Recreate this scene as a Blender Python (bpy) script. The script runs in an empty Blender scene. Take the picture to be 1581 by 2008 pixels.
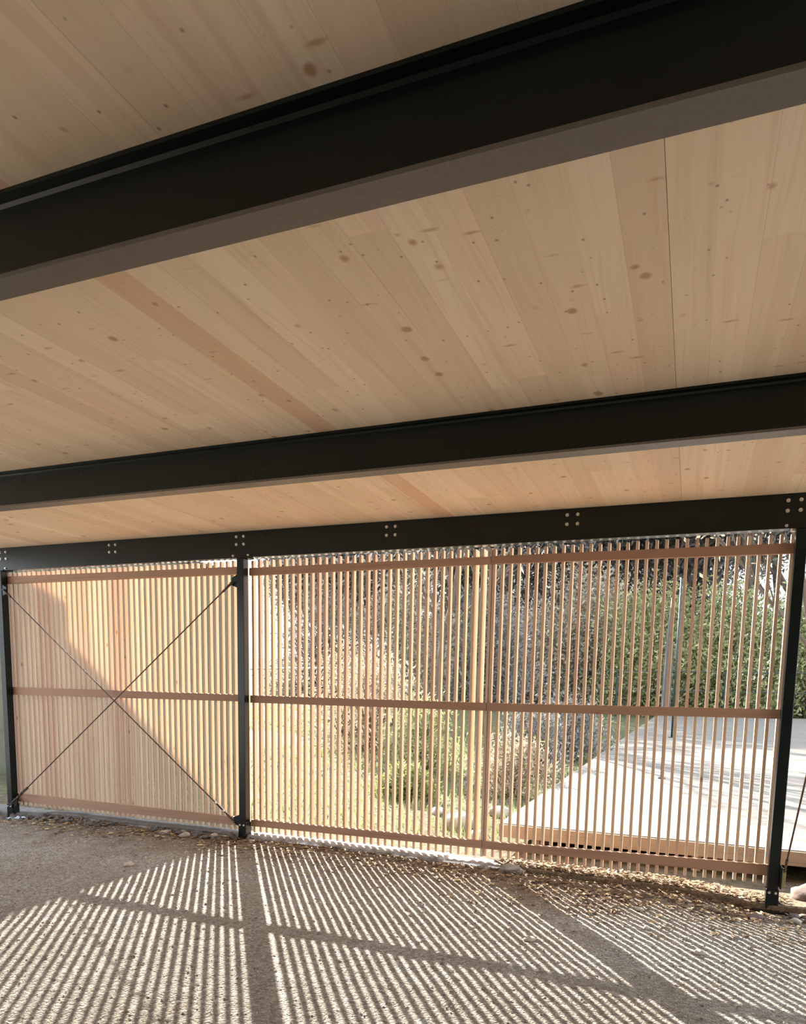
import bpy, bmesh, math, random
from mathutils import Vector, Matrix, noise
R0 = random.Random(7)
C = bpy.context.scene.collection
PI = math.pi

# ------------------------------------------------------------------ node helpers
class NT:
    def __init__(s, name, rough=.6, spec=.3, metal=0.):
        s.m = bpy.data.materials.new(name); s.m.use_nodes = True
        s.t = s.m.node_tree; s.n = s.t.nodes; s.b = s.n['Principled BSDF']
        s.b.inputs['Roughness'].default_value = rough
        s.b.inputs['Specular IOR Level'].default_value = spec
        s.b.inputs['Metallic'].default_value = metal
        s.tc = s.n.new('ShaderNodeTexCoord')
        s.obj = s.tc.outputs['Object']
    def set(s, i, v):
        if isinstance(v, bpy.types.NodeSocket): s.t.links.new(v, i)
        elif v is not None:
            if hasattr(i.default_value, '__len__') and len(i.default_value) == 4 and len(v) == 3: v = (*v, 1)
            i.default_value = v
    def math(s, op, a, b=None, c=None, clamp=False):
        n = s.n.new('ShaderNodeMath'); n.operation = op; n.use_clamp = clamp
        s.set(n.inputs[0], a); s.set(n.inputs[1], b); s.set(n.inputs[2], c); return n.outputs[0]
    def sep(s, v):
        n = s.n.new('ShaderNodeSeparateXYZ'); s.set(n.inputs[0], v); return n.outputs
    def comb(s, x, y, z):
        n = s.n.new('ShaderNodeCombineXYZ')
        for i, v in zip(n.inputs, (x, y, z)): s.set(i, v)
        return n.outputs[0]
    def vm(s, v, k, op='MULTIPLY'):
        n = s.n.new('ShaderNodeVectorMath'); n.operation = op; s.set(n.inputs[0], v); s.set(n.inputs[1], k); return n.outputs[0]
    def noise(s, v, scale, det=2., rough=.5, dist=0.):
        n = s.n.new('ShaderNodeTexNoise'); s.set(n.inputs['Vector'], v); n.inputs['Scale'].default_value = scale
        n.inputs['Detail'].default_value = det; n.inputs['Roughness'].default_value = rough; n.inputs['Distortion'].default_value = dist
        return n.outputs['Fac']
    def white(s, v):
        n = s.n.new('ShaderNodeTexWhiteNoise'); n.noise_dimensions = '3D'; s.set(n.inputs['Vector'], v); return n.outputs
    def vor(s, v, scale, feat='F1'):
        n = s.n.new('ShaderNodeTexVoronoi'); n.feature = feat; s.set(n.inputs['Vector'], v); n.inputs['Scale'].default_value = scale
        return n.outputs
    def ramp(s, f, pts):
        n = s.n.new('ShaderNodeValToRGB'); s.set(n.inputs[0], f); e = n.color_ramp.elements
        while len(e) < len(pts): e.new(.5)
        for a, (p, c) in zip(e, pts): a.position = p; a.color = (*c, 1) if hasattr(c, '__len__') else (c, c, c, 1)
        return n.outputs[0]
    def mix(s, f, a, b, mode='MIX'):
        n = s.n.new('ShaderNodeMix'); n.data_type = 'RGBA'; n.blend_type = mode; n.clamp_factor = True
        s.set(n.inputs[0], f); s.set(n.inputs[6], a); s.set(n.inputs[7], b); return n.outputs[2]
    def smooth(s, v, a, b):
        n = s.n.new('ShaderNodeMapRange'); n.interpolation_type = 'SMOOTHSTEP'; s.set(n.inputs[0], v)
        n.inputs[1].default_value = a; n.inputs[2].default_value = b; return n.outputs[0]
    def bump(s, h, strength, dist):
        n = s.n.new('ShaderNodeBump'); s.set(n.inputs['Height'], h); n.inputs['Strength'].default_value = strength
        n.inputs['Distance'].default_value = dist; s.t.links.new(n.outputs[0], s.b.inputs['Normal'])
    def col(s, c): s.set(s.b.inputs['Base Color'], c)
    def rnd(s): return s.n.new('ShaderNodeObjectInfo').outputs['Random']

def plain(name, c, rough=.6, spec=.3, metal=0., var=.15, scale=20.):
    s = NT(name, rough, spec, metal)
    f = s.noise(s.obj, scale, 3, .6)
    s.col(s.mix(f, [v * (1 - var) for v in c], [min(1, v * (1 + var)) for v in c]))
    return s.m

# ---- ceiling planks: boards run along y, 137 mm wide
PW = .1371
s = NT('spruce ceiling planks', .55, .3)
x, y, z = s.sep(s.obj)
px = s.math('DIVIDE', s.math('SUBTRACT', x, 5.81), PW)
idx = s.math('FLOOR', px); fr = s.math('FRACT', px)
w = s.white(s.comb(idx, 3.1, 0)); wv = w[0]
ln = s.math('FLOOR', s.math('ADD', s.math('DIVIDE', y, 3.4), s.math('MULTIPLY', wv, 9)))
w2 = s.white(s.comb(idx, ln, 5.5))[0]
off = s.comb(s.math('MULTIPLY', w2, 17), s.math('MULTIPLY', wv, 31), 0)
base = s.ramp(w2, [(0, (.66, .50, .35)), (.3, (.76, .60, .44)), (.55, (.70, .55, .385)), (.8, (.80, .645, .48)), (1, (.71, .51, .36))])
warpv = s.vm(s.obj, off, 'ADD')
wx, wy, _ = s.sep(warpv)
flow = s.noise(s.comb(s.math('MULTIPLY', wx, 7), s.math('MULTIPLY', wy, .9), 0), 1, 2, .5)
gr = s.noise(s.comb(s.math('ADD', s.math('MULTIPLY', wx, 60), s.math('MULTIPLY', flow, 7)), s.math('MULTIPLY', wy, 1.3), 0), 1, 2, .55)
base = s.mix(s.math('MULTIPLY', s.smooth(gr, .42, .78), .3), base, (.54, .37, .23))
streak = s.noise(s.comb(s.math('MULTIPLY', wx, 16), s.math('MULTIPLY', wy, .45), 2), 1, 2, .5)
base = s.mix(s.math('MULTIPLY', s.smooth(streak, .5, .75), .55), base, (.60, .42, .29))
red = s.math('MULTIPLY', s.math('COMPARE', idx, -5, .1), s.math('COMPARE', ln, ln, .5))
base = s.mix(s.math('MULTIPLY', red, .62), base, (.60, .33, .21))
tint = s.noise(s.comb(s.math('MULTIPLY', wx, 5), s.math('MULTIPLY', wy, .8), 5), 1, 2, .5)
base = s.mix(s.math('MULTIPLY', s.smooth(tint, .4, .7), .3), base, (.66, .56, .34))
# knots: round ones and short cross spikes
kd = s.vm(s.vm(s.noise(s.obj, 30, 1, .5), (.012, .012, 0)), s.obj, 'ADD')
v1 = s.vor(s.comb(s.math('MULTIPLY', s.sep(kd)[0], 7.6), s.math('MULTIPLY', s.sep(kd)[1], 7.0), 0), 1)
ksz = s.math('MULTIPLY', s.smooth(s.sep(v1['Color'])[0], .2, 1.), .17)
k1 = s.math('SUBTRACT', 1, s.smooth(s.math('SUBTRACT', v1['Distance'], ksz), -.08, .05))
k1 = s.math('MULTIPLY', k1, s.math('GREATER_THAN', s.sep(v1['Color'])[0], .30))
base = s.mix(s.math('MULTIPLY', k1, .8), base, (.38, .19, .075))
v2 = s.vor(s.comb(s.math('MULTIPLY', s.sep(kd)[0], 4.4), s.math('MULTIPLY', s.sep(kd)[1], 15), 7.7), 1)
k2 = s.math('MULTIPLY', s.math('SUBTRACT', 1, s.smooth(v2['Distance'], .03, .19)), s.math('GREATER_THAN', s.sep(v2['Color'])[1], .66))
base = s.mix(s.math('MULTIPLY', k2, .62), base, (.36, .18, .07))
v3 = s.vor(s.comb(s.math('MULTIPLY', x, 15), s.math('MULTIPLY', y, 13), 1.7), 1)
k3 = s.math('MULTIPLY', s.math('SUBTRACT', 1, s.smooth(v3['Distance'], .03, .12)), s.math('GREATER_THAN', s.sep(v3['Color'])[2], .6))
base = s.mix(s.math('MULTIPLY', k3, .7), base, (.2, .09, .04))
# joints between boards, mostly tight
edge = s.math('MINIMUM', fr, s.math('SUBTRACT', 1, fr))
jt = s.math('SUBTRACT', 1, s.smooth(edge, .002, .014))
jt = s.math('MULTIPLY', jt, s.smooth(s.noise(s.comb(idx, s.math('MULTIPLY', y, .8), 0), 1, 1), .35, .75))
base = s.mix(s.math('MULTIPLY', jt, .5), base, (.22, .12, .06))
s.col(base); s.bump(s.math('ADD', gr, s.math('MULTIPLY', jt, -1.5)), .12, .002)
M_CEIL = s.m

# ---- larch slats and rails
def wood(name, a, b, c, ax=2):
    s = NT(name, .6, .25)
    r = s.rnd(); X = s.sep(s.obj)
    o = s.math('MULTIPLY', r, 40)
    l = s.math('MULTIPLY', X[ax], 1.2); q = [X[i] for i in range(3) if i != ax]
    g = s.noise(s.comb(s.math('ADD', s.math('MULTIPLY', q[0], 70), o), s.math('MULTIPLY', q[1], 70), l), 1, 2, .55)
    col = s.ramp(r, [(0, a), (.4, b), (.8, a), (1, c)])
    col = s.mix(s.smooth(g, .45, .8), col, [v * .68 for v in b])
    k = s.vor(s.comb(s.math('ADD', s.math('MULTIPLY', q[0], 9), o), s.math('MULTIPLY', q[1], 9), s.math('MULTIPLY', X[ax], 4)), 1)
    kk = s.math('MULTIPLY', s.math('SUBTRACT', 1, s.smooth(k['Distance'], .04, .13)), s.math('GREATER_THAN', s.sep(k['Color'])[0], .5))
    col = s.mix(s.math('MULTIPLY', kk, .7), col, (.16, .07, .035))
    s.col(col); s.bump(g, .2, .002); return s.m
M_SLAT = wood('larch slat', (.58, .42, .295), (.65, .49, .355), (.55, .335, .24))
M_RAIL = wood('larch rail', (.36, .215, .14), (.41, .25, .165), (.32, .18, .115), 0)
M_DECKB = wood('grey cream deck fascia', (.25, .18, .125), (.29, .215, .155), (.22, .155, .11), 0)

def steel(name, c, rough):
    s = NT(name, rough, .32)
    f = s.noise(s.obj, 60, 3, .6)
    s.col(s.mix(f, [v * .8 for v in c], [v * 1.25 for v in c]))
    s.set(s.b.inputs['Roughness'], s.math('ADD', s.math('MULTIPLY', s.noise(s.obj, 9, 2), .15), rough - .07))
    return s.m
M_STEEL = steel('black green painted steel', (.004, .0075, .0065), .30)
M_FLANGE = steel('grey brown flange tone', (.125, .108, .09), .34)  # lower flanges coloured lighter and browner than the rest of the beam
M_BOLT = plain('galvanised bolt', (.62, .62, .58), .35, .5, .7)
M_BRASS = plain('yellow chromated steel', (.32, .27, .12), .5, .4, .4)
M_ROD = plain('dark rusty rod', (.085, .055, .04), .5, .4, .3)
M_WALL = plain('dark grey render', (.16, .15, .14), .9)
M_MEMB = plain('dark roof membrane', (.04, .04, .04), .9)

# ---- gravel
s = NT('crushed gravel', .9, .15)
v = s.vor(s.obj, 75); cv = s.sep(v['Color'])
c = s.ramp(cv[0], [(0, (.25, .225, .195)), (.4, (.38, .355, .315)), (.75, (.47, .445, .40)), (1, (.62, .60, .56))])
big = s.noise(s.obj, 1.1, 3, .6)
c = s.mix(s.math('MULTIPLY', s.smooth(big, .35, .7), .4), c, (.25, .205, .15))
X = s.sep(s.obj)
edge = s.math('ADD', X[1], s.math('MULTIPLY', s.noise(s.obj, 3.5, 3), 1.1))
c = s.mix(s.math('MULTIPLY', s.smooth(edge, -.75, .35), .75), c, (.155, .105, .065))
fine = s.noise(s.obj, 160, 2, .7)
c = s.mix(s.smooth(fine, .3, .75), s.mix(.4, c, (.10, .085, .065)), c)
s.col(c)
s.bump(s.math('ADD', s.math('SUBTRACT', 1, v['Distance']), s.math('MULTIPLY', fine, .6)), .9, .012)
M_GRAV = s.m

def stonemat(name, a, b, sc=25):
    s = NT(name, .85, .2); f = s.noise(s.obj, sc, 4, .65); r = s.rnd()
    c = s.mix(f, a, b); s.col(s.mix(s.math('MULTIPLY', r, .25), c, (.2, .16, .13))); s.bump(f, .5, .01); return s.m
M_STONE = stonemat('beige stone', (.34, .30, .25), (.62, .58, .52))
M_RUBBLE = stonemat('dark grey rubble', (.05, .045, .045), (.17, .155, .15))
M_BOULDER = stonemat('pale boulder', (.22, .20, .18), (.5, .48, .45), 12)
M_RED = stonemat('reddish rock', (.09, .065, .055), (.21, .155, .135), 14)
s = NT('mixed pebbles', .85, .2)
isl = s.n.new('ShaderNodeNewGeometry').outputs['Random Per Island']
s.col(s.ramp(isl, [(0, (.14, .12, .10)), (.45, (.30, .27, .23)), (.8, (.44, .41, .36)), (1, (.66, .64, .59))])); M_PEB = s.m
s = NT('dead leaves and wood chips', .8, .2)
isl = s.n.new('ShaderNodeNewGeometry').outputs['Random Per Island']
s.col(s.ramp(isl, [(0, (.08, .045, .025)), (.4, (.19, .11, .06)), (.75, (.36, .25, .13)), (1, (.55, .45, .28))])); M_LIT = s.m

s = NT('concrete footing strip', .9, .15)
f = s.noise(s.obj, 14, 5, .65)
cc = s.ramp(f, [(.25, (.16, .14, .12)), (.5, (.38, .36, .33)), (.75, (.60, .59, .57))])
xx = s.sep(s.obj)[0]
cc = s.mix(s.math('MULTIPLY', s.smooth(s.math('ADD', xx, f), 6.0, 6.7), .95), cc, s.ramp(s.noise(s.obj, 45, 4, .7), [(.3, (.05, .032, .02)), (.5, (.15, .10, .06)), (.7, (.30, .21, .12))]))
cc = s.mix(s.math('MULTIPLY', s.math('SUBTRACT', 1, s.smooth(s.math('ADD', xx, f), 3.2, 3.9)), .8), cc, (.10, .09, .08))
s.col(cc)
s.bump(f, .8, .02); M_KERB = s.m

s = NT('lawn and leaf litter', .95, .1)
f = s.noise(s.obj, .8, 4, .6); g = s.noise(s.obj, 9, 4, .7)
c = s.mix(s.smooth(f, .35, .65), (.14, .165, .06), (.13, .10, .065))
yy_ = s.math('ADD', s.sep(s.obj)[1], f)
c = s.mix(s.smooth(yy_, 1.3, 2.4), (.17, .125, .085), c)
s.col(s.mix(s.smooth(g, .3, .75), [.06, .055, .035], c)); s.bump(g, .8, .05); M_LAWN = s.m

# ---- deck boards run parallel to the fence
s = NT('weathered deck boards', .6, .35)
x, y, z = s.sep(s.obj)
py = s.math('DIVIDE', y, .14); iy = s.math('FLOOR', py); fy = s.math('FRACT', py)
px = s.math('ADD', s.math('DIVIDE', x, 3.6), s.math('MULTIPLY', s.math('MODULO', iy, 2), .5)); ix = s.math('FLOOR', px); fx = s.math('FRACT', px)
wv = s.white(s.comb(ix, iy, 0))[0]
c = s.ramp(wv, [(0, (.15, .13, .108)), (.5, (.20, .172, .142)), (1, (.24, .205, .17))])
g = s.noise(s.comb(s.math('MULTIPLY', x, 1.5), s.math('MULTIPLY', y, 50), wv), 1, 3, .6)
c = s.mix(s.smooth(g, .35, .8), c, (.13, .112, .093))
gp = s.math('MINIMUM', s.smooth(s.math('MINIMUM', fy, s.math('SUBTRACT', 1, fy)), .01, .045), s.smooth(fx, .0, .003))
s.col(s.mix(gp, (.10, .085, .07), c)); s.bump(gp, .5, .005); M_DECK = s.m

M_CLAD = plain('weathered shed cladding', (.11, .115, .08), .8, .2, 0, .35, 6)
M_SHEDROOF = plain('dark shed roof sheet', (.06, .06, .062), .6)
M_BARK = plain('tree bark', (.13, .10, .075), .9, .1, 0, .4, 8)
def leafmat(name, cols):
    s = NT(name, .7, .25)
    isl = s.n.new('ShaderNodeNewGeometry').outputs['Random Per Island']
    k = len(cols) - 1
    s.col(s.ramp(isl, [(i / k, c) for i, c in enumerate(cols)]))
    tr = s.n.new('ShaderNodeBsdfTranslucent'); s.t.links.new(s.b.inputs['Base Color'].links[0].from_socket, tr.inputs[0])
    mx = s.n.new('ShaderNodeMixShader'); mx.inputs[0].default_value = .35
    o = s.n['Material Output']; s.t.links.new(s.b.outputs[0], mx.inputs[1]); s.t.links.new(tr.outputs[0], mx.inputs[2]); s.t.links.new(mx.outputs[0], o.inputs[0])
    return s.m
M_L_OLIVE = leafmat('olive leaves', [(.15, .16, .06), (.32, .32, .14), (.48, .45, .25)])
M_L_TAN = leafmat('dry tan twigs', [(.22, .17, .12), (.38, .31, .22), (.52, .45, .34)])
M_L_GREEN = leafmat('dull green needles', [(.06, .08, .05), (.14, .17, .11), (.26, .29, .20)])
M_L_GREY = leafmat('grey winter twigs', [(.09, .08, .07), (.21, .19, .175), (.38, .355, .335)])
M_L_GRASS = leafmat('yellow green grass', [(.14, .17, .05), (.24, .26, .10), (.34, .33, .17)])
M_POLE = plain('dark green pole paint', (.03, .05, .045), .45)
M_CANV = plain('grey blue canvas', (.085, .085, .085), .85)
M_POT = plain('dark brown pot', (.11, .05, .035), .6)
M_WHITE = plain('white painted rail', (.42, .42, .44), .5)
M_PLASTIC = plain('pale blue plastic scrap', (.6, .68, .78), .4)

# ------------------------------------------------------------------ mesh helpers
def obj(name, bm, mat, parent=None, smooth=False):
    me = bpy.data.meshes.new(name); bm.to_mesh(me); bm.free(); me.materials.append(mat)
    if smooth: me.polygons.foreach_set('use_smooth', [True] * len(me.polygons))
    o = bpy.data.objects.new(name, me); C.objects.link(o); o.parent = parent; return o
def raw(name, vs, fs, mat, parent=None, smooth=False):
    me = bpy.data.meshes.new(name); me.from_pydata(vs, [], fs); me.materials.append(mat)
    if smooth: me.polygons.foreach_set('use_smooth', [True] * len(me.polygons))
    o = bpy.data.objects.new(name, me); C.objects.link(o); o.parent = parent; return o
def box(bm, x0, x1, y0, y1, z0, z1, bev=0.):
    r = bmesh.ops.create_cube(bm, size=1); vs = r['verts']
    for v in vs: v.co = Vector(((x0 + x1) / 2 + v.co.x * (x1 - x0), (y0 + y1) / 2 + v.co.y * (y1 - y0), (z0 + z1) / 2 + v.co.z * (z1 - z0)))
    if bev:
        es = list({e for v in vs for e in v.link_edges})
        bmesh.ops.bevel(bm, geom=es, offset=bev, segments=1, affect='EDGES')
    return bm
def cyl(bm, p, q, r, n=10, r2=None):
    p = Vector(p); q = Vector(q); d = q - p
    m = Matrix.Translation((p + q) / 2) @ d.to_track_quat('Z', 'Y').to_matrix().to_4x4()
    bmesh.ops.create_cone(bm, cap_ends=True, segments=n, radius1=r, radius2=r if r2 is None else r2, depth=d.length, matrix=m)
    return bm
def prism(bm, pts, x0, x1):          # profile in (y, z), swept along x
    a = [bm.verts.new((x0, y, z)) for y, z in pts]; b = [bm.verts.new((x1, y, z)) for y, z in pts]
    n = len(pts); bm.faces.new(a); bm.faces.new(b[::-1])
    for i in range(n): bm.faces.new((a[i], b[i], b[(i + 1) % n], a[(i + 1) % n]))
    bmesh.ops.recalc_face_normals(bm, faces=bm.faces); return bm
def tag(o, label=None, cat=None, group=None, kind=None):
    if label: o['label'] = label
    if cat: o['category'] = cat
    if group: o['group'] = group
    if kind: o['kind'] = kind
    return o
def empty(name, loc, label, cat, group=None):
    o = bpy.data.objects.new(name, None); C.objects.link(o); o.location = loc; o.empty_display_size = .2
    return tag(o, label, cat, group)
B = bmesh.new

# ------------------------------------------------------------------ key dimensions
ZC = 2.949                 # ceiling underside
Y1, Y2, FB, FD = -4.047, -2.051, .089, .238
S = 1.56                   # spacing of the bolt groups
ROOF = (-.7, 13.2, -9.5, .16)

# ceiling: slabs of planks with open joints, membrane above
bm = B(); xs = [ROOF[0]] + [5.81 + 1.2339 * k for k in range(-5, 6)] + [ROOF[1]]
xs = sorted(v for v in xs)
for a, b in zip(xs, xs[1:]):
    ga, gb = (.0007 if abs(a - 7.044) < .01 else .00015), (.0007 if abs(b - 7.044) < .01 else .00015)
    box(bm, a + ga, b - gb, ROOF[2], ROOF[3], ZC, ZC + .1)
o = obj('ceiling', bm, M_CEIL); tag(o, 'pale spruce plank ceiling with knots above the black beams', 'ceiling', kind='structure')
o = obj('trim_1', box(B(), ROOF[0] - .05, ROOF[1] + .05, ROOF[2] - .05, ROOF[3] + .03, ZC + .101, ZC + .16), M_MEMB)
tag(o, 'dark roof membrane on top of the plank ceiling', 'roof', kind='structure')

# steel I beams
def ibeam(y, x0, x1, label):
    t = empty('steel_beam', (0, y, ZC - FD), label, 'beam')
    tf, tw = .012, .008; c = FB / 2; w = tw / 2; r = .008; H = FD
    pts = [(0, 0), (FB, 0), (FB, tf), (c + w + r, tf), (c + w, tf + r), (c + w, H - tf - r), (c + w + r, H - tf), (FB, H - tf), (FB, H), (0, H), (0, H - tf), (c - w - r, H - tf), (c - w, H - tf - r), (c - w, tf + r), (c - w - r, tf), (0, tf)]
    lo = [p for p in pts if p[1] <= tf + r + 1e-6]
    # lower flange, web and upper flange are parts of their own
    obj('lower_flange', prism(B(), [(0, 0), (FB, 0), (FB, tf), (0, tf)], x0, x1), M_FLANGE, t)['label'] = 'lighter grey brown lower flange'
    obj('web', prism(B(), [(c - w - r, tf), (c + w + r, tf), (c + w, tf + r), (c + w, H - tf - r), (c + w + r, H - tf), (c - w - r, H - tf), (c - w, H - tf - r), (c - w, tf + r)], x0, x1), M_STEEL, t)
    obj('upper_flange', prism(B(), [(0, H - tf), (FB, H - tf), (FB, H - .0005), (0, H - .0005)], x0, x1), M_STEEL, t)
    return t
ibeam(Y1, -.6, 13.1, 'wide black steel I-beam nearest the viewer, under the plank ceiling at the top')
ibeam(Y2, -.6, 13.1, 'black steel I-beam midway between the nearest beam and the slatted fence')

o = obj('wall_light_block', box(B(), -.7, 13.2, -9.7, -9.52, -.1, ZC - .001), M_WALL); tag(o, 'dark wall added unseen behind the viewer to cut light from the back', 'wall', kind='structure')  # unseen wall, added to darken the beam webs, rails and slat fronts
# fence beam: a channel with its web towards the room
t = empty('edge_beam', (0, 0, ZC - .241), 'black steel edge beam with groups of bright bolts above the slatted screens', 'beam')
EH = .241
obj('channel', prism(B(), [(-.004, 0), (.085, 0), (.085, .012), (.006, .012), (.006, EH - .012), (.085, EH - .012), (.085, EH - .0005), (-.004, EH - .0005)], -.6, 13.1), M_STEEL, t)
bolt_me = None
def bolt(p, parent, r=.0125, d=(0, -1, 0), h=.012):
    bm = B(); p = Vector(p); d = Vector(d)
    cyl(bm, p, p + d * .003, r * 1.25, 14); cyl(bm, p + d * .003, p + d * h, r, 6)
    return obj('bolt', bm, M_BOLT, parent)
for k in range(0, 8):
    for dx in (-.041, .041):
        for zz in (2.901, 2.83):
            bolt((k * S + dx, -.004, zz - (ZC - EH)), t, .011)
for xm in (-.045, 3.14, 7.86):
    for dx in (-.1, .07): bolt((xm + dx, -.004, 2.727 - (ZC - EH)), t, .009)

# posts
def post(x, zb, label, side):
    t = empty('steel_post', (x, 0, zb), label, 'post', 'black steel posts of the slatted fence')
    H = (ZC - .241) - zb
    obj('shaft', box(B(), -.038, .038, -.04, .04, .012, H - .01, .004), M_STEEL, t)
    obj('base_plate', box(B(), -.12, .12, -.09, .09, 0, .012), M_STEEL, t)
    obj('cap_plate', box(B(), -.075, .075, -.045, .08, H - .01, H - .0003), M_STEEL, t)
    obj('stub', box(B(), -.044, .044, -.046, .046, .012, .17, .003), M_STEEL, t)
    for dx in (-.022, .022): bolt((dx, -.046, .145), t, .008)
    for sg in side:
        # gusset plates for the bracing rods, low and high
        for zz, u in ((.17, 1), (2.50 - zb, -1)):
            bm = B(); a = .036 * sg
            pts = [(a, zz - u * .05), (a + sg * .06, zz - u * .02), (a + sg * .075, zz + u * .045), (a, zz + u * .075)]
            f = [bm.verts.new((p[0], -.034, p[1])) for p in pts]; g = [bm.verts.new((p[0], -.024, p[1])) for p in pts]
            bm.faces.new(f); bm.faces.new(g[::-1])
            for i in range(4): bm.faces.new((f[i], g[i], g[(i + 1) % 4], f[(i + 1) % 4]))
            bmesh.ops.recalc_face_normals(bm, faces=bm.faces)
            obj('gusset_plate', bm, M_STEEL, t)
    return t
post(-.045, -.085, 'black square steel post at the far left end of the fence', (1,))
post(3.14, -.01, 'black square steel post between the left and the middle slatted panel', (-1,))
tp = post(7.86, -.085, 'black square steel post at the right end of the slatted fence, nearest the viewer', ())
obj('gusset_plate', box(B(), .036, .046, -.13, -.03, .2, .36, .002), M_STEEL, tp)
obj('side_gusset', box(B(), .036, .085, -.005, .005, .19, .33, .002), M_BRASS, tp)['label'] = 'yellowish unpainted steel gusset'

# slatted screens
PITCH = .0714; SW, SD = .0235, .046
slat_data = {}
def slat_mesh(h, w=SW):
    k = (round(h, 3), w)
    if k not in slat_data:
        me = bpy.data.meshes.new('slat'); bm = box(B(), -w / 2, w / 2, 0, SD, 0, h, .0015); bm.to_mesh(me); bm.free(); me.materials.append(M_SLAT); slat_data[k] = me
    return slat_data[k]
def panel(x0, x1, n, label, zs, yr=.045, deep=0):
    t = empty('slatted_panel', (x0, yr, 0), label, 'fence panel', 'larch slat panels of the fence')
    L = x1 - x0
    RD = .036
    for (a0, a1, b0, b1) in zs['rails']:        # upper/lower z at left, at right
        bm = B()
        v = [bm.verts.new(p) for p in ((0, 0, a1), (L, 0, b1), (L, 0, b0), (0, 0, a0), (0, RD, a1), (L, RD, b1), (L, RD, b0), (0, RD, a0))]
        for f in ((0, 1, 2, 3), (7, 6, 5, 4), (0, 4, 5, 1), (1, 5, 6, 2), (2, 6, 7, 3), (3, 7, 4, 0)): bm.faces.new([v[i] for i in f])
        bmesh.ops.recalc_face_normals(bm, faces=bm.faces); obj('rail', bm, M_RAIL, t)
    for i in range(n):
        f = (i + .5) / n
        if i >= n - deep:                        # deeper studs that join the two panels
            xc = SW / 2 + (L - SW) * i / (n - 1)
            obj('stud', box(B(), xc - SW / 2, xc + SW / 2, RD, RD + .115, zs['bot'][1], zs['top'], .0015), M_SLAT, t); continue
        zb = zs['bot'][0] + (zs['bot'][1] - zs['bot'][0]) * f + R0.uniform(-.004, .004)
        o = bpy.data.objects.new('slat', slat_mesh(zs['top'] - zs['bot'][0])); C.objects.link(o); o.parent = t
        o.location = (SW / 2 + (L - SW) * i / (n - 1) + R0.uniform(-.0015, .0015), RD, zb)
        o.scale = (1, 1, (zs['top'] + R0.uniform(-.004, .004) - zb) / (zs['top'] - zs['bot'][0]))
        o.rotation_euler = (0, R0.uniform(-.0006, .0006), 0)
    return t
panel(-.065, 3.125, 45, 'closely lit larch slat panel crossed by bracing rods, left of the middle post',
      dict(rails=[(2.57, 2.648, 2.565, 2.635), (1.336, 1.423, 1.346, 1.413), (.105, .198, .105, .185)], top=2.70, bot=(.055, .05)))
panel(3.184, 5.572, 34, 'larch slat panel right of the middle post with brownish gaps, middle of the three',
      dict(rails=[(2.548, 2.618, 2.56, 2.62), (1.338, 1.41, 1.338, 1.406), (.112, .18, .137, .203)], top=2.695, bot=(.045, .055)), deep=3)
panel(5.576, 7.83, 32, 'larch slat panel with the deck visible through it, left of the right post',
      dict(rails=[(2.56, 2.622, 2.543, 2.615), (1.337, 1.406, 1.354, 1.424), (.137, .203, .165, .25)], top=2.69, bot=(.06, .095)))

# bracing rods
def rod(p, q, label, tb):
    p = Vector(p); q = Vector(q)
    t = empty('bracing_rod', p, label, 'rod', 'thin steel bracing rods'); d = q - p; n = d.normalized(); L = d.length
    obj('rod', cyl(B(), n * .1, n * (L - .1), .0062, 10), M_ROD, t, True)
    for a, b in ((0, .13), (L, L - .13)):
        bm = B(); cyl(bm, n * (b * .55 if a == 0 else L - .0715), n * b, .011, 10)
        sgn = 1 if a == 0 else -1
        for off in (-.009, .009): cyl(bm, n * (a + sgn * -.01) + Vector((0, off, 0)), n * (a + sgn * .085) + Vector((0, off, 0)), .007, 8)
        cyl(bm, n * (a + sgn * .005) + Vector((0, -.018, 0)), n * (a + sgn * .005) + Vector((0, .018, 0)), .009, 8)
        obj('fork_end', bm, M_ROD, t)
    if tb:
        c = L * tb; bm = B(); sd = n.cross(Vector((0, 1, 0))).normalized()
        for sg in (-1, 1): cyl(bm, n * (c - .06) + sd * .012 * sg, n * (c + .06) + sd * .012 * sg, .0045, 8)
        for e in (-.06, .06): cyl(bm, n * (c + e - .012), n * (c + e + .012), .015, 8)
        obj('turnbuckle', bm, M_BOLT if tb > .5 else M_ROD, t)
rod((.03, -.045, 2.49), (3.05, -.03, .15), 'dark bracing rod falling from the top of the left post to the middle post foot', .94)
rod((.04, -.07, .115), (3.06, -.056, 2.47), 'dark bracing rod rising from the left post foot to the top of the middle post', .06)
rod((7.92, -.11, .25), (7.92, -2.0, 2.695), 'bracing rod rising steeply from the foot of the right post at the picture edge', 0)

# ------------------------------------------------------------------ ground
def dips(x, y):
    z = 0.
    for cx, cy, a, r in ((0.02, -.05, .075, .5), (7.9, -.1, .085, .55), (6.6, -.5, .02, .9), (3.2, -.2, .0, .3)):
        z -= a * math.exp(-((x - cx) ** 2 + (y - cy) ** 2) / (r * r))
    z += .012 * noise.noise((x * .9, y * .9, 0)) + .006 * noise.noise((x * 3, y * 3, 4))
    return z
def axis(lo, hi, a, b, st, big):
    r = [a + st * i for i in range(int((b - a) / st) + 1)]
    v = lo; L = []
    while v < a - big: L.append(v); v += big
    k = r[-1]; U = []; v = k + big
    while v < hi: U.append(v); v += big
    return L + r + U + [hi]
ax = axis(-30, 40, -.3, 8.9, .018, 1.5); ay = [-34 + 1.5 * i for i in range(20)] + [-4.2 + .018 * i for i in range(232)] + [-.022]
rr = random.Random(3); vs = []
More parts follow.
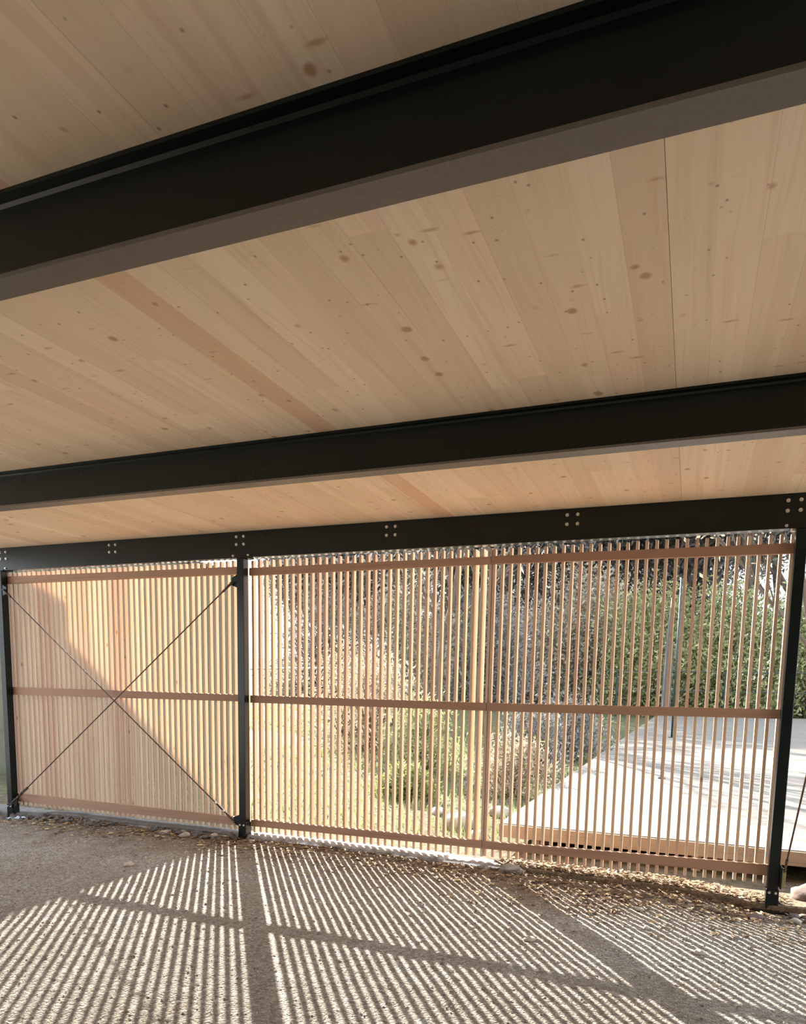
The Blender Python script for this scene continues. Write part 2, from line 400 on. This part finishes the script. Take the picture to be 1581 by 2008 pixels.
for yy in ay:
    for xx in ax:
        e = max(0, 1 - abs(yy + .6) / .7) if yy > -1.3 else 0
        amp = .0045 + .004 * e
        n = noise.noise((xx * 28, yy * 28, 1.3)) * amp + noise.noise((xx * 11, yy * 11, 7)) * .004 + noise.noise((xx*70, yy*70, 3)) * .0028
        vs.append((xx, yy, dips(xx, yy) + n))
W_ = len(ax); fs = [(j * W_ + i, j * W_ + i + 1, (j + 1) * W_ + i + 1, (j + 1) * W_ + i) for j in range(len(ay) - 1) for i in range(W_ - 1)]
o = raw('floor', vs, fs, M_GRAV, None, True); tag(o, 'grey brown gravel floor striped by the shadows of the slats', 'floor', kind='structure')

# strip of concrete footing under the slats, with a broken edge
ks = []; n = 460; prof = []
for i in range(n + 1):
    x = -.6 + 10.2 * i / n
    lo = dips(x, -.02)
    e = -.012 + .02 * noise.noise((x * 3, 0, 0)) + .012 * noise.noise((x * 14, 1, 0))
    h = .034 + lo * .75 + .008 * noise.noise((x * 5, 3, 0)) + (.004 if x < 5.6 else .0)
    if 5.25 < x < 5.75: h -= .02; e += .03
    y_in = max(-.06, e - .03 * (1 if x > 6 else .4))
    prof += [(x, y_in, -.14), (x, y_in + .004, h - .012), (x, y_in + .02, h), (x, .12, h - .005), (x, .25, h - .02), (x, .45, -.06), (x, .45, -.14)]
fs = [(i * 7 + k, i * 7 + (k + 1) % 7, (i + 1) * 7 + (k + 1) % 7, (i + 1) * 7 + k) for i in range(n) for k in range(7)] + [tuple(range(7)), tuple(n * 7 + k for k in range(6, -1, -1))]
o = raw('trim_2', prof, fs, M_KERB); tag(o, 'rough concrete footing strip under the slats', 'footing', kind='structure')
bm = bmesh.new(); bm.from_mesh(o.data); bmesh.ops.recalc_face_normals(bm, faces=bm.faces); bm.to_mesh(o.data); bm.free()

# outside ground, rising to a bank far off
vs = []; gx = [-60 + 2 * i for i in range(66)]; gy = [.12, .5, .9, 1.6, 2.5] + [4 + 2 * i for i in range(46)]
for yy in gy:
    for xx in gx:
        vs.append((xx, yy, -.1 + .05 * noise.noise((xx * .5, yy * .5, 0)) * min(1, yy / 6) + max(0, yy - 38) * .045 + (max(0, 4.2 - xx) * .05 if yy > 5 else 0)))
W_ = len(gx); fs = [(j * W_ + i, j * W_ + i + 1, (j + 1) * W_ + i + 1, (j + 1) * W_ + i) for j in range(len(gy) - 1) for i in range(W_ - 1)]
o = raw('ground', vs, fs, M_LAWN, None, True); tag(o, 'sunny lawn and bare ground beyond the slatted fence', 'ground', kind='structure')
def gz(x, y): return -.1 + max(0, y - 38) * .045 + (max(0, 4.2 - x) * .05 if y > 5 else 0)

# loose stones
def blob(bm, p, r, rx, seed, sub=1, fl=.7, rough=.35):
    q = bmesh.ops.create_icosphere(bm, subdivisions=sub, radius=1)
    a = rx.uniform(0, 6.28); sx, sy, sz = rx.uniform(.75, 1.3), rx.uniform(.7, 1.1), fl * rx.uniform(.75, 1.15)
    for v in q['verts']:
        k = 1 + rough * noise.noise(v.co * 1.6 + Vector((seed, seed * .7, 0)))
        c = Vector((v.co.x * sx, v.co.y * sy, v.co.z * sz)) * r * k
        v.co = Vector((c.x * math.cos(a) - c.y * math.sin(a), c.x * math.sin(a) + c.y * math.cos(a), c.z)) + Vector(p)
rx = random.Random(11); vs = []; fs = []
OCT = [(1, 0, 0), (-1, 0, 0), (0, 1, 0), (0, -1, 0), (0, 0, 1), (0, 0, -1)]
OF = [(0, 2, 4), (2, 1, 4), (1, 3, 4), (3, 0, 4), (2, 0, 5), (1, 2, 5), (3, 1, 5), (0, 3, 5)]
for i in range(15000):
    x = rx.uniform(1.5, 8.6); y = -4.1 + 4.05 * rx.random()
    if i > 11000: x = rx.uniform(0, 8.8); y = -abs(rx.gauss(0, .5)) - .03
    r = .0035 + .008 * rx.random() ** 3; b = len(vs); a = rx.uniform(0, 6.28); z = dips(x, y) + r * .15
    e = [r * rx.uniform(.6, 1.3) for _ in range(3)]
    for k, p in enumerate(OCT):
        u, v_ = p[0] * e[0], p[1] * e[1]
        vs.append((x + u * math.cos(a) - v_ * math.sin(a) + rx.uniform(-.2, .2) * r, y + u * math.sin(a) + v_ * math.cos(a), z + p[2] * e[2] * .7))
    fs += [(b + f[0], b + f[1], b + f[2]) for f in OF]
o = raw('pebbles', vs, fs, M_PEB); tag(o, 'small loose pebbles scattered over the gravel floor', 'pebbles', kind='stuff')
vs = []; fs = []
for i in range(5200):
    x = rx.uniform(.1, 8.9); y = -.03 - abs(rx.gauss(0, .30 + .2 * (x > 5.5)))
    if y < -1.9 or rx.random() > .35 + .65 * noise.noise((x * 1.3, y * 2, 9)) + (.3 if x > 6 else .15): continue
    L = rx.uniform(.008, .035); w = L * rx.uniform(.2, .6); a = rx.uniform(0, 6.28); z = dips(x, y) + .006 + .01 * rx.random(); b = len(vs)
    t1, t2 = rx.uniform(-.4, .4), rx.uniform(-.3, .3)
    for u, v_ in ((-1, 0), (-.2, 1), (.8, .6), (1, -.3), (0, -1)):
        X_, Y_ = u * L, v_ * w
        vs.append((x + X_ * math.cos(a) - Y_ * math.sin(a), y + X_ * math.sin(a) + Y_ * math.cos(a), z + t1 * Y_ + t2 * X_ * u))
    for k in range(5): vs.append((vs[b + k][0], vs[b + k][1], vs[b + k][2] - .002))
    fs += [tuple(b + k for k in range(5)), tuple(b + 9 - k for k in range(5))] + [(b + k, b + 5 + k, b + 5 + (k + 1) % 5, b + (k + 1) % 5) for k in range(5)]
for i in range(1500):
    x = rx.uniform(5.7, 8.0); y = rx.uniform(-.02, .24); L = rx.uniform(.008, .026); w = L * rx.uniform(.3, .7); a = rx.uniform(0, 6.28); b = len(vs)
    z = .041 + dips(x, -.02) * .75 + .012 * rx.random(); t1, t2 = rx.uniform(-.4, .4), rx.uniform(-.4, .4)
    for dz in (0, -.002):
        for u, v_ in ((-1, 0), (-.2, 1), (.8, .6), (1, -.3), (0, -1)):
            X_, Y_ = u * L, v_ * w
            vs.append((x + X_ * math.cos(a) - Y_ * math.sin(a), y + X_ * math.sin(a) + Y_ * math.cos(a), z + t1 * Y_ + t2 * X_ + dz))
    fs += [tuple(b + k for k in range(5)), tuple(b + 9 - k for k in range(5))] + [(b + k, b + 5 + k, b + 5 + (k + 1) % 5, b + (k + 1) % 5) for k in range(5)]
o = raw('leaf_litter', vs, fs, M_LIT); tag(o, 'brown dead leaves and wood chips strewn along the fence foot', 'leaf litter', kind='stuff')

def stone(name, x, y, r, mat, label, fl=.6, cat='stone', group=None, zoff=None, sub=3, rough=.3):
    bm = B(); blob(bm, (0, 0, 0), r, rx, rx.uniform(0, 50), sub, fl, rough)
    o = obj(name, bm, mat, None, mat is not M_RUBBLE); z = dips(x, y) if zoff is None else zoff
    o.location = (x, y, z + r * fl * .45); return tag(o, label, cat, group)
stone('stone', 2.923, -1.302, .042, M_STONE, 'pale round stone on the shaded gravel, farthest left of the loose stones')
stone('stone', 6.367, -1.59, .04, M_STONE, 'pale flat stone on the striped gravel below the seam of the panels', .45)
stone('stone', 7.341, -1.38, .034, M_STONE, 'rounded pale stone near the lower right, half way to the right post', .5)
stone('stone', 6.95, -.62, .03, M_STONE, 'small pale stone among leaves below the right slat panel', .5)
stone('stone', 7.73, -.33, .055, M_RED, 'pinkish stone lying just in front of the right post foot', .5)
stone('stone', 7.02, -1.05, .026, M_STONE, 'small beige stone on the striped gravel left of the right post', .5)
stone('rock', 8.16, .3, .14, M_RED, 'big reddish rock behind the right post under the deck edge', .7, 'rock', zoff=-.06)
stone('rock', 8.35, .06, .12, M_RED, 'brown rock right of the right post, at the picture edge', .7, 'rock', zoff=-.08)
for i in range(9):
    stone('stone', 7.99 + .09 * (i % 4) + rx.uniform(-.02, .02), -.28 + .15 * (i // 4) + rx.uniform(-.03, .03), rx.uniform(.022, .045), (M_STONE, M_RUBBLE, M_RED)[i % 3],
          'small loose stone in the heap right of the right post foot', .7, 'stone', 'stones heaped beside the right post foot')
PL = []
def free_spot(x, y, r):
    if any((x - a) ** 2 + (y - b) ** 2 < (1.25 * (r + c)) ** 2 for a, b, c in PL): return False
    PL.append((x, y, r)); return True
# dark rubble along the footing
for i in range(260):
    x = rx.uniform(.12, 1.55); y = -.07 - rx.random() * .16
    r_ = rx.uniform(.03, .07)
    if not free_spot(x, y, r_): continue
    stone('rubble_piece', x, y, r_, M_RUBBLE, 'dark broken rubble piece at the fence foot right of the left post', .6, 'rubble', 'dark rubble right of the left post', sub=2, rough=.9)
for i in range(200):
    x = 3.06 - rx.random() ** 1.5 * .9; y = -.08 - rx.random() * .15
    r_ = rx.uniform(.03, .065)
    if not free_spot(x, y, r_): continue
    stone('rubble_piece', x, y, r_, M_RUBBLE if i % 3 else M_STONE, 'grey rubble piece heaped left of the middle post foot', .65, 'rubble', 'grey rubble left of the middle post', sub=2, rough=.9)
for i in range(30):
    x = 3.22 + rx.random() * .3; y = -.08 - rx.random() * .05
    r_ = rx.uniform(.015, .032)
    if not free_spot(x, y, r_): continue
    stone('rubble_piece', x, y, r_, M_RUBBLE if i % 2 else M_STONE, 'small rubble piece right of the middle post foot', .6, 'rubble', 'rubble right of the middle post', sub=2, rough=.9)
for i in range(6):
    stone('rubble_piece', -.62 + .09 * i, -.1 - .09 * (i % 3), rx.uniform(.03, .05), M_RUBBLE, 'dark rubble piece left of the left post foot', .6, 'rubble', 'rubble left of the left post', sub=2, rough=.9)
stone('plaster_lump', 5.86, -.05, .075, M_BOULDER, 'white lump of mortar under the slats right of the panel seam', .5, 'mortar lump', sub=3, rough=.9)
stone('plaster_lump', 5.62, -.06, .045, M_BOULDER, 'small white mortar lump right under the panel seam', .5, 'mortar lump', sub=3, rough=.9)
bm = B(); q = bmesh.ops.create_grid(bm, x_segments=7, y_segments=5, size=1)
for v in bm.verts: v.co = Vector((v.co.x * .10, v.co.y * .05, .02 + .03 * noise.noise(v.co * 2.3)))
bmesh.ops.solidify(bm, geom=bm.faces, thickness=.002)
o = obj('plastic_scrap', bm, M_PLASTIC); o.location = (.2, -.17, dips(.2, -.17) + .01); tag(o, 'crumpled pale blue plastic scrap beside the left post foot', 'scrap')

# ------------------------------------------------------------------ deck
DZ, DY, DX = .185, 1.0, 5.5
t = empty('wooden_deck', (DX, DY, 0), 'large sunlit weathered timber deck behind the right slat panel', 'deck')
obj('deck_boards', box(B(), 0, 40, 0, 37, DZ - .03, DZ, .003), M_DECK, t)
for a, b in ((0, 5.2), (5.204, 10.4), (10.404, 40)): obj('fascia_board', box(B(), a, b, -.028, -.001, DZ - .135, DZ - .008, .002), M_DECKB, t)
obj('side_board', box(B(), -.03, -.001, 0, 37, DZ - .135, DZ - .005, .002), M_DECKB, t)
for k in range(8): obj('bearer', box(B(), .3 + 1.5 * k, .38 + 1.5 * k, .05, 6, -.14, DZ - .031), M_DECKB, t)

# poles on the deck
def umbrella(x, y, label, h, lean, closed):
    t = empty('parasol' if closed else 'metal_pole', (x, y, DZ), label, 'parasol' if closed else 'pole')
    r = .022 * y / 5.5 * .8 if closed else .03
    top = Vector((lean * h, 0, h))
    obj('pole', cyl(B(), (0, 0, .02), top, r, 10), M_POLE, t, True)
    obj('foot', cyl(B(), (0, 0, 0), (0, 0, .02), r * 3, 12), M_POLE, t)
    if closed:
        bm = B(); prev = None; n = 14
        prof = [(.36, .055), (.42, .06), (.7, .052), (.9, .03), (.97, .012)]
        rings = []
        for f, rr_ in prof:
            rings.append([bm.verts.new(top * f + Vector((math.cos(2 * PI * k / n), math.sin(2 * PI * k / n), 0)) * rr_ * (1 + .2 * (k % 2))) for k in range(n)])
        for a, b in zip(rings, rings[1:]):
            for k in range(n): bm.faces.new((a[k], a[(k + 1) % n], b[(k + 1) % n], b[k]))
        bm.faces.new(rings[0][::-1]); bm.faces.new(rings[-1])
        obj('folded_canopy', bm, M_CANV, t)
    return t
umbrella(6.85, 5.6, 'slim dark pole with folded grey canopy standing on the deck, nearer of the two', 2.75, .0, True)
umbrella(6.75, 15.9, 'thin dark green pole on the deck, just right of the folded canopy', 4.6, .0, False)

# thin wire fence at the far side of the deck
t = empty('wire_fence', (-3, 37.4, 0), 'low wire fence along the far edge of the deck', 'fence')
for k in range(11): obj('fence_post', cyl(B(), (k * 3, 0, -.15), (k * 3, 0, 2.75), .05, 8), M_POLE, t)
for zz in (1.6, 2.7): obj('wire', cyl(B(), (0, 0, zz), (30, 0, zz), .025, 6), M_POLE, t)

# white handrail behind the middle panel
t = empty('white_handrail', (-6, 14, 0), 'white horizontal handrail glimpsed behind the middle slat panel', 'handrail')
obj('rail', cyl(B(), (-2, 0, 1.95), (5.0, 0, 2.09), .035, 8), M_WHITE, t, True)
for k in range(3): obj('rail_post', cyl(B(), (-1.5 + k * 3, 0, gz(-6, 14) - .05), (-1.5 + k * 3, 0, 1.98 + k * .05), .04, 8), M_WHITE, t)

# ------------------------------------------------------------------ shed left of the fence
t = empty('shed', (-3.4, 5.7, -.15), 'weathered timber shed behind the fence, far left beside the left post', 'shed')
xw, xe, y0, y1, he = 2.2, -2.2, -3.0, .4, 3.80
def tri_prism(bm, pts, ya, yb):
    a = [bm.verts.new((p[0], ya, p[1])) for p in pts]; b = [bm.verts.new((p[0], yb, p[1])) for p in pts]; n = len(pts)
    bm.faces.new(a); bm.faces.new(b[::-1])
    for i in range(n): bm.faces.new((a[i], b[i], b[(i + 1) % n], a[(i + 1) % n]))
    bmesh.ops.recalc_face_normals(bm, faces=bm.faces); return bm
obj('walls', tri_prism(B(), [(-2.12, 0), (2.12, 0), (2.12, he - .04), (0, he + .93), (-2.12, he - .04)], y0 + .02, y1 - .1), M_CLAD, t)
for sg in (-1, 1): obj('roof', tri_prism(B(), [(sg * 2.2, he - .04), (sg * 2.2, he + .018), (0, he + 1.0), (0, he + .94)], y0, y1), M_SHEDROOF, t)
obj('gable_board', tri_prism(B(), [(-2.24, he), (-2.24, he + .367), (0, he + 1.37), (2.24, he + .367), (2.24, he), (0, he + .98)], y0 - .03, y0 - .001), M_CLAD, t)
for k in range(12): obj('batten', box(B(), -2.0 + k * .36, -1.96 + k * .36, y0 - .001, y0 + .019, 0, he - .05), M_CLAD, t)

# ------------------------------------------------------------------ plants
def branches(rg, h, r, n_main, spread, depth=3, lean=0):
    segs = []; tips = []
    def grow(p, d, L, r, lvl):
        steps = 4; q = p
        for i in range(steps):
            d = (d + Vector((rg.gauss(0, .12), rg.gauss(0, .12), .05))).normalized()
            q2 = q + d * L / steps; segs.append((q, q2, r * (1 - .15 * i), r * (1 - .15 * (i + 1)))); q = q2
            if lvl < depth and i >= 1:
                for _ in range(2 if lvl else n_main):
                    a = rg.uniform(0, 2 * PI); s_ = spread * rg.uniform(.6, 1.3)
                    nd = (d + Vector((math.cos(a) * s_, math.sin(a) * s_, rg.uniform(0, .4)))).normalized()
                    grow(q, nd, L * rg.uniform(.45, .65), r * .45, lvl + 1)
        tips.append(q)
    grow(Vector((0, 0, 0)), Vector((lean, 0, 1)).normalized(), h, r, 0)
    return segs, tips
def tube_mesh(segs, n=5):
    vs = []; fs = []
    for p, q, a, b in segs:
        d = (q - p).normalized(); u = d.orthogonal().normalized(); v = d.cross(u); k = len(vs)
        for c, r in ((p, a), (q, b)):
            for i in range(n): vs.append(c + (u * math.cos(2 * PI * i / n) + v * math.sin(2 * PI * i / n)) * r)
        fs += [(k + i, k + (i + 1) % n, k + n + (i + 1) % n, k + n + i) for i in range(n)]
    return vs, fs
def leaves(rg, pts, n, size, spread, asp=.5, up=0):
    vs = []; fs = []
    for _ in range(n):
        c = pts[rg.randrange(len(pts))] + Vector((rg.gauss(0, spread), rg.gauss(0, spread), rg.gauss(0, spread * .8)))
        d = Vector((rg.gauss(0, 1), rg.gauss(0, 1), rg.gauss(up, 1))).normalized(); u = d.orthogonal().normalized(); u.rotate(Matrix.Rotation(rg.uniform(0, 6.28), 3, d))
        L = size * rg.uniform(.6, 1.5); w = u * L * asp * .5; k = len(vs)
        vs += [c, c + d * L * .5 + w, c + d * L, c + d * L * .5 - w]; fs.append((k, k + 1, k + 2, k + 3))
    return vs, fs
def tree(name, x, y, h, seed, leafm, nleaf, lsize, label, group=None, cat='tree', spread=.8, r=None, asp=.5, lsp=.5, depth=3, zb=None):
    rg = random.Random(seed); t = empty(name, (x, y, gz(x, y) - .1 if zb is None else zb), label, cat, group)
    segs, tips = branches(rg, h * .72, r or h * .018, 2, spread, depth)
    raw('trunk', *tube_mesh(segs), M_BARK, t, True)
    if nleaf: raw('foliage', *leaves(rg, tips + [s_[1] for s_ in segs[len(segs) // 4:]], nleaf, lsize, lsp, asp), leafm, t)
    return t
def bush(name, x, y, w, h, seed, leafm, n, size, label, group=None, cat='shrub', asp=.5, zb=None, up=.6):
    rg = random.Random(seed); z0 = gz(x, y) - .05 if zb is None else zb
    t = empty(name, (x, y, z0), label, cat, group)
    pts = []
    for _ in range(70):
        a = rg.uniform(0, 2 * PI); r_ = math.sqrt(rg.random()); zz = rg.random()
        k = math.sqrt(max(0, 1 - (zz * .95) ** 2)); pts.append(Vector((math.cos(a) * r_ * w * k, math.sin(a) * r_ * w * .6 * k, zz * h * rg.uniform(.8, 1))))
    stems = []
    for p in pts[:26]:
        b = Vector((p.x * .25, p.y * .25, 0)); m = b.lerp(p, .5) + Vector((0, 0, h * .08)); stems += [(b, m, .02 * h / 1.5, .014 * h / 1.5), (m, p, .014 * h / 1.5, .006)]
    raw('stems', *tube_mesh(stems, 4), M_BARK, t)
    raw('foliage', *leaves(rg, pts, n, size, h * .11, asp, up), leafm, t)
    return t

# far trees: the labels follow their place behind the screen
far = [(-15, 33, 6.5, M_L_GREY, 'bare grey tree far behind the left end of the middle slat panel'),
       (-10.5, 27, 8.5, M_L_GREY, 'bare grey tree behind the middle slat panel, left of its centre'),
       (-6, 32, 12, M_L_GREY, 'twiggy grey tree behind the centre of the middle slat panel'),
       (-1.5, 36, 12, M_L_GREY, 'tall twiggy grey tree behind the seam of the slat panels'),
       (2.5, 40, 12.5, M_L_GREY, 'bare grey tree behind the left part of the right slat panel'),
       (6.3, 38, 14, M_L_GREY, 'bare grey tree behind the two poles on the deck'),
       (10, 36, 14.5, M_L_GREEN, 'grey green tree behind the right part of the right slat panel'),
       (13, 37, 15, M_L_GREEN, 'tall grey green tree behind the right post')]
for i, (x, y, h, lm, lb) in enumerate(far):
    x, y, h = 7.2 + (x - 7.2) * 1.5, y * 1.5 + 3, h * 1.55
    tree('bare_tree' if lm is M_L_GREY else 'evergreen_tree', x, y, h, 40 + i, lm, 17000 if lm is M_L_GREY else 15000, .62 if lm is M_L_GREY else .5, lb, 'tall trees beyond the deck', asp=.28 if lm is M_L_GREY else .4, lsp=1.3, spread=.75)
for i, (x, y, h, lb) in enumerate([(-24, 58, 11, 'broad grey tree beyond the lawn at the left end of the middle panel'), (-14, 66, 15, 'large grey tree beyond the lawn, left half of the middle panel'),
        (-5, 72, 22, 'grey tree high above the tan shrubs at the panel seam'), (3.5, 74, 22, 'grey tree above the tan shrubs in the right panel'),
        (9, 72, 22, 'grey tree rising between the deck poles'), (15, 70, 22, 'grey tree above the olive shrubs right of the deck poles'), (22, 70, 22, 'grey tree above the green shrubs by the right post')]):
    tree('bare_tree', x, y, h, 60 + i, M_L_GREY, 17000, .85, lb, 'tall trees beyond the deck', asp=.28, lsp=1.7, spread=.85)
for i, (x, y, w, h, lm, lb) in enumerate([(-13.5, 31, 3.2, 6.5, M_L_GREY, 'dark twiggy thicket behind the left end of the middle panel'), (-8.2, 30, 3.0, 6.2, M_L_TAN, 'brown twiggy thicket in the left half of the middle panel'),
        (-4.0, 33, 3.0, 6.6, M_L_GREY, 'grey brown thicket behind the middle of the middle panel')]):
    bush('thicket', x, y, w, h, 170 + i, lm, 15000, .24, lb, 'thickets beyond the lawn', 'thicket', asp=.25)
for i, (x, y, w, h, lb) in enumerate([(-13.5, 62, 3.6, 15, 'dense twiggy tree behind the middle panel, just left of the seam'), (-8, 60, 4.2, 16.5, 'dense twiggy tree behind the seam of the panels'),
        (-3, 64, 4.4, 17, 'dense twiggy tree in the left part of the right panel'), (2.2, 66, 4.4, 17.5, 'dense twiggy tree left of the deck poles'), (7.5, 64, 4.2, 17.5, 'dense twiggy tree right of the deck poles')]):
    bush('dense_tree', x, y, w, h, 270 + i, M_L_GREY, 9500, .6, lb, 'dense twiggy trees beyond the deck', 'tree', asp=.3)
# shrub belt behind the deck
belt = [(-3.5, 25, 3.0, 3.4, M_L_TAN, 'dry brown shrub behind the middle slat panel, right half'),
        (.2, 25.5, 2.6, 4.2, M_L_TAN, 'tall dry tan shrub behind the slat panel seam'),
        (3.0, 25, 2.3, 5.6, M_L_TAN, 'tall pinkish tan shrub left of the deck poles'),
        (5.8, 24, 2.2, 5.0, M_L_OLIVE, 'dark olive shrub directly behind the deck poles'),
        (8.7, 24, 2.4, 4.8, M_L_OLIVE, 'yellow olive shrub right of the deck poles'),
        (11.3, 25, 2.4, 4.6, M_L_OLIVE, 'olive shrub behind the right end of the right panel'),
        (14.6, 25, 2.6, 4.8, M_L_GREEN, 'dark green shrub seen right of the right post')]
for i, (x, y, w, h, lm, lb) in enumerate(belt):
    x, y, w, h = 7.2 + (x - 7.2) * 1.72, y * 1.72, w * 1.7, h * 1.6
    bush('shrub', x, y, w, h, 70 + i, lm, 15000, .27, lb, 'shrubs along the far edge of the deck', asp=.35)
# near plants left of the deck
near = [(4.7, 4.6, .7, .9, M_L_TAN, 'dry brown shrub at the left edge of the deck, nearest the fence', .09),
        (4.4, 7.2, .8, 1.35, M_L_GREY, 'dark twiggy shrub beside the left edge of the deck', .1),
        (4.6, 10.5, 1.0, 1.5, M_L_GREY, 'grey twiggy shrub at the far left side of the deck', .12),
        (2.6, 6.2, .9, 1.3, M_L_OLIVE, 'olive green bush seen low through the middle panel near the seam', .1),
        (.8, 8.0, 1.3, 2.0, M_L_TAN, 'dry tan bush seen through the middle of the middle panel', .12),
        (-1.2, 11, 1.7, 2.6, M_L_TAN, 'brown bush seen through the left half of the middle panel', .14),
        (3.4, 3.6, .55, .5, M_L_GRASS, 'low tuft of yellow green grass left of the deck corner', .09)]
for i, (x, y, w, h, lm, lb, sz) in enumerate(near):
    bush('shrub' if i < 6 else 'grass_tuft', x, y, w, h, 90 + i, lm, 5000, sz * .75, lb, None, 'shrub' if i < 6 else 'grass', asp=.3, up=.9)
tree('young_tree', -.3, 15, 8.5, 131, M_L_GREY, 2500, .2, 'slender dark tree trunk behind the middle panel, left of the seam', spread=.7, asp=.2, lsp=.4)
tree('young_tree', 1.2, 15, 7.5, 133, M_L_GREY, 2500, .2, 'slender tree behind the panel seam beside the lawn', spread=.7, asp=.2, lsp=.4)
tree('brown_tree', 9.6, 9.5, 6, 135, M_L_TAN, 800, .12, 'brown tree trunk right behind the top of the right post', spread=.5, r=.09, lsp=.3, zb=DZ)
# grass on the lawn left of the deck
rg = random.Random(5); vs = []; fs = []
for _ in range(16000):
    y = 1.2 + 18 * rg.random() ** 1.3; x = rg.uniform(-2 - y * .5, 5.4)
    if -5.7 < x < -1.0 and y < 9.6: continue
    z = gz(x, y); a = rg.uniform(0, 6.28); L = rg.uniform(.05, .16); w = .006 + .002 * y / 3; k = len(vs); lx, ly = rg.gauss(0, .04), rg.gauss(0, .04)
    vs += [(x - math.cos(a) * w, y - math.sin(a) * w, z - .01), (x + math.cos(a) * w, y + math.sin(a) * w, z - .01), (x + lx, y + ly, z + L)]; fs.append((k, k + 1, k + 2))
o = raw('grass', vs, fs, M_L_GRASS); tag(o, 'yellow green lawn grass left of the deck', 'grass', kind='stuff')

# pot, boulders
t = empty('plant_pot', (4.55, 6.9, -.1), 'dark brown plant pot standing beside the deck, seen through the right panel', 'pot')
bm = B(); prof = [(0, 0), (.15, 0), (.19, .18), (.2, .36), (.22, .36), (.22, .41), (.18, .41), (.17, .34), (0, .34)]
n = 18; rings = [[bm.verts.new((r_ * math.cos(2 * PI * k / n), r_ * math.sin(2 * PI * k / n), z)) for k in range(n)] for r_, z in prof[1:-1]]
for a, b in zip(rings, rings[1:]):
    for k in range(n): bm.faces.new((a[k], a[(k + 1) % n], b[(k + 1) % n], b[k]))
bm.faces.new(rings[0][::-1]); bm.faces.new(rings[-1])
obj('bowl', bm, M_POT, t, True)
rg = random.Random(8); raw('plant', *leaves(rg, [Vector((0, 0, .5)), Vector((.1, 0, .6)), Vector((-.1, 0, .6))], 260, .14, .09, .3, 1), M_L_OLIVE, t)
for i, (x, y, r, lb) in enumerate([(4.75, 1.9, .2, 'pale boulder on the ground behind the middle panel, just left of the seam'),
                                   (5.15, 1.35, .13, 'white boulder just left of the deck corner'),
                                   (4.25, 2.6, .12, 'small pale boulder behind the middle panel, left of the larger one'),
                                   (4.98, 2.9, .16, 'pale boulder beside the deck edge behind the panel seam')]):
    stone('boulder', x, y, r, M_BOULDER, lb, .7, 'boulder', zoff=-.12)

# ------------------------------------------------------------------ light
w = bpy.data.worlds.new('World'); bpy.context.scene.world = w; w.use_nodes = True
nt = w.node_tree; bg = nt.nodes['Background']
tc = nt.nodes.new('ShaderNodeTexCoord'); sp = nt.nodes.new('ShaderNodeSeparateXYZ'); nt.links.new(tc.outputs['Generated'], sp.inputs[0])
rp = nt.nodes.new('ShaderNodeValToRGB'); nt.links.new(sp.outputs[2], rp.inputs[0])
rp.color_ramp.elements[0].position = 0; rp.color_ramp.elements[0].color = (.93, .96, 1, 1)
rp.color_ramp.elements[1].position = .6; rp.color_ramp.elements[1].color = (.72, .84, 1, 1)
nt.links.new(rp.outputs[0], bg.inputs[0]); bg.inputs[1].default_value = .8
SUN_AZ, SUN_EL = math.radians(37.3), math.radians(27.0)
sd = Vector((-math.sin(SUN_AZ) * math.cos(SUN_EL), math.cos(SUN_AZ) * math.cos(SUN_EL), math.sin(SUN_EL)))
L = bpy.data.lights.new('Sun', 'SUN'); L.energy = 7.7; L.angle = math.radians(.45); L.color = (1, .93, .82)
so = bpy.data.objects.new('Sun', L); C.objects.link(so); so.rotation_euler = sd.to_track_quat('Z', 'Y').to_euler(); so.location = (-10, 14, 12)

# ------------------------------------------------------------------ camera
f, pcx, pcy = 1349.268, 838.358, 1505.448
cam = bpy.data.cameras.new('Camera'); co = bpy.data.objects.new('Camera', cam); C.objects.link(co)
cam.sensor_fit = 'AUTO'; cam.sensor_width = 36; cam.lens = f / 2008 * 36
cam.shift_x = (790.5 - pcx) / 2008; cam.shift_y = (pcy - 1004) / 2008
a, b, g = -.118081945, -.02224344, .361239405
Rw = Matrix.Rotation(g, 3, 'Z') @ Matrix.Rotation(a, 3, 'X') @ Matrix.Rotation(b, 3, 'Y')   # x right, y forward, z up
M = Rw @ Matrix(((1, 0, 0), (0, 0, -1), (0, 1, 0)))
co.matrix_world = Matrix.Translation((7.19658, -5.64229, 1.5372)) @ M.to_4x4()
cam.clip_start = .05; cam.clip_end = 400
sc = bpy.context.scene; sc.camera = co
vs_ = sc.view_settings; vs_.view_transform = 'Standard'; vs_.look = 'None'; vs_.gamma = 1; vs_.use_curve_mapping = False; vs_.exposure = 2.2
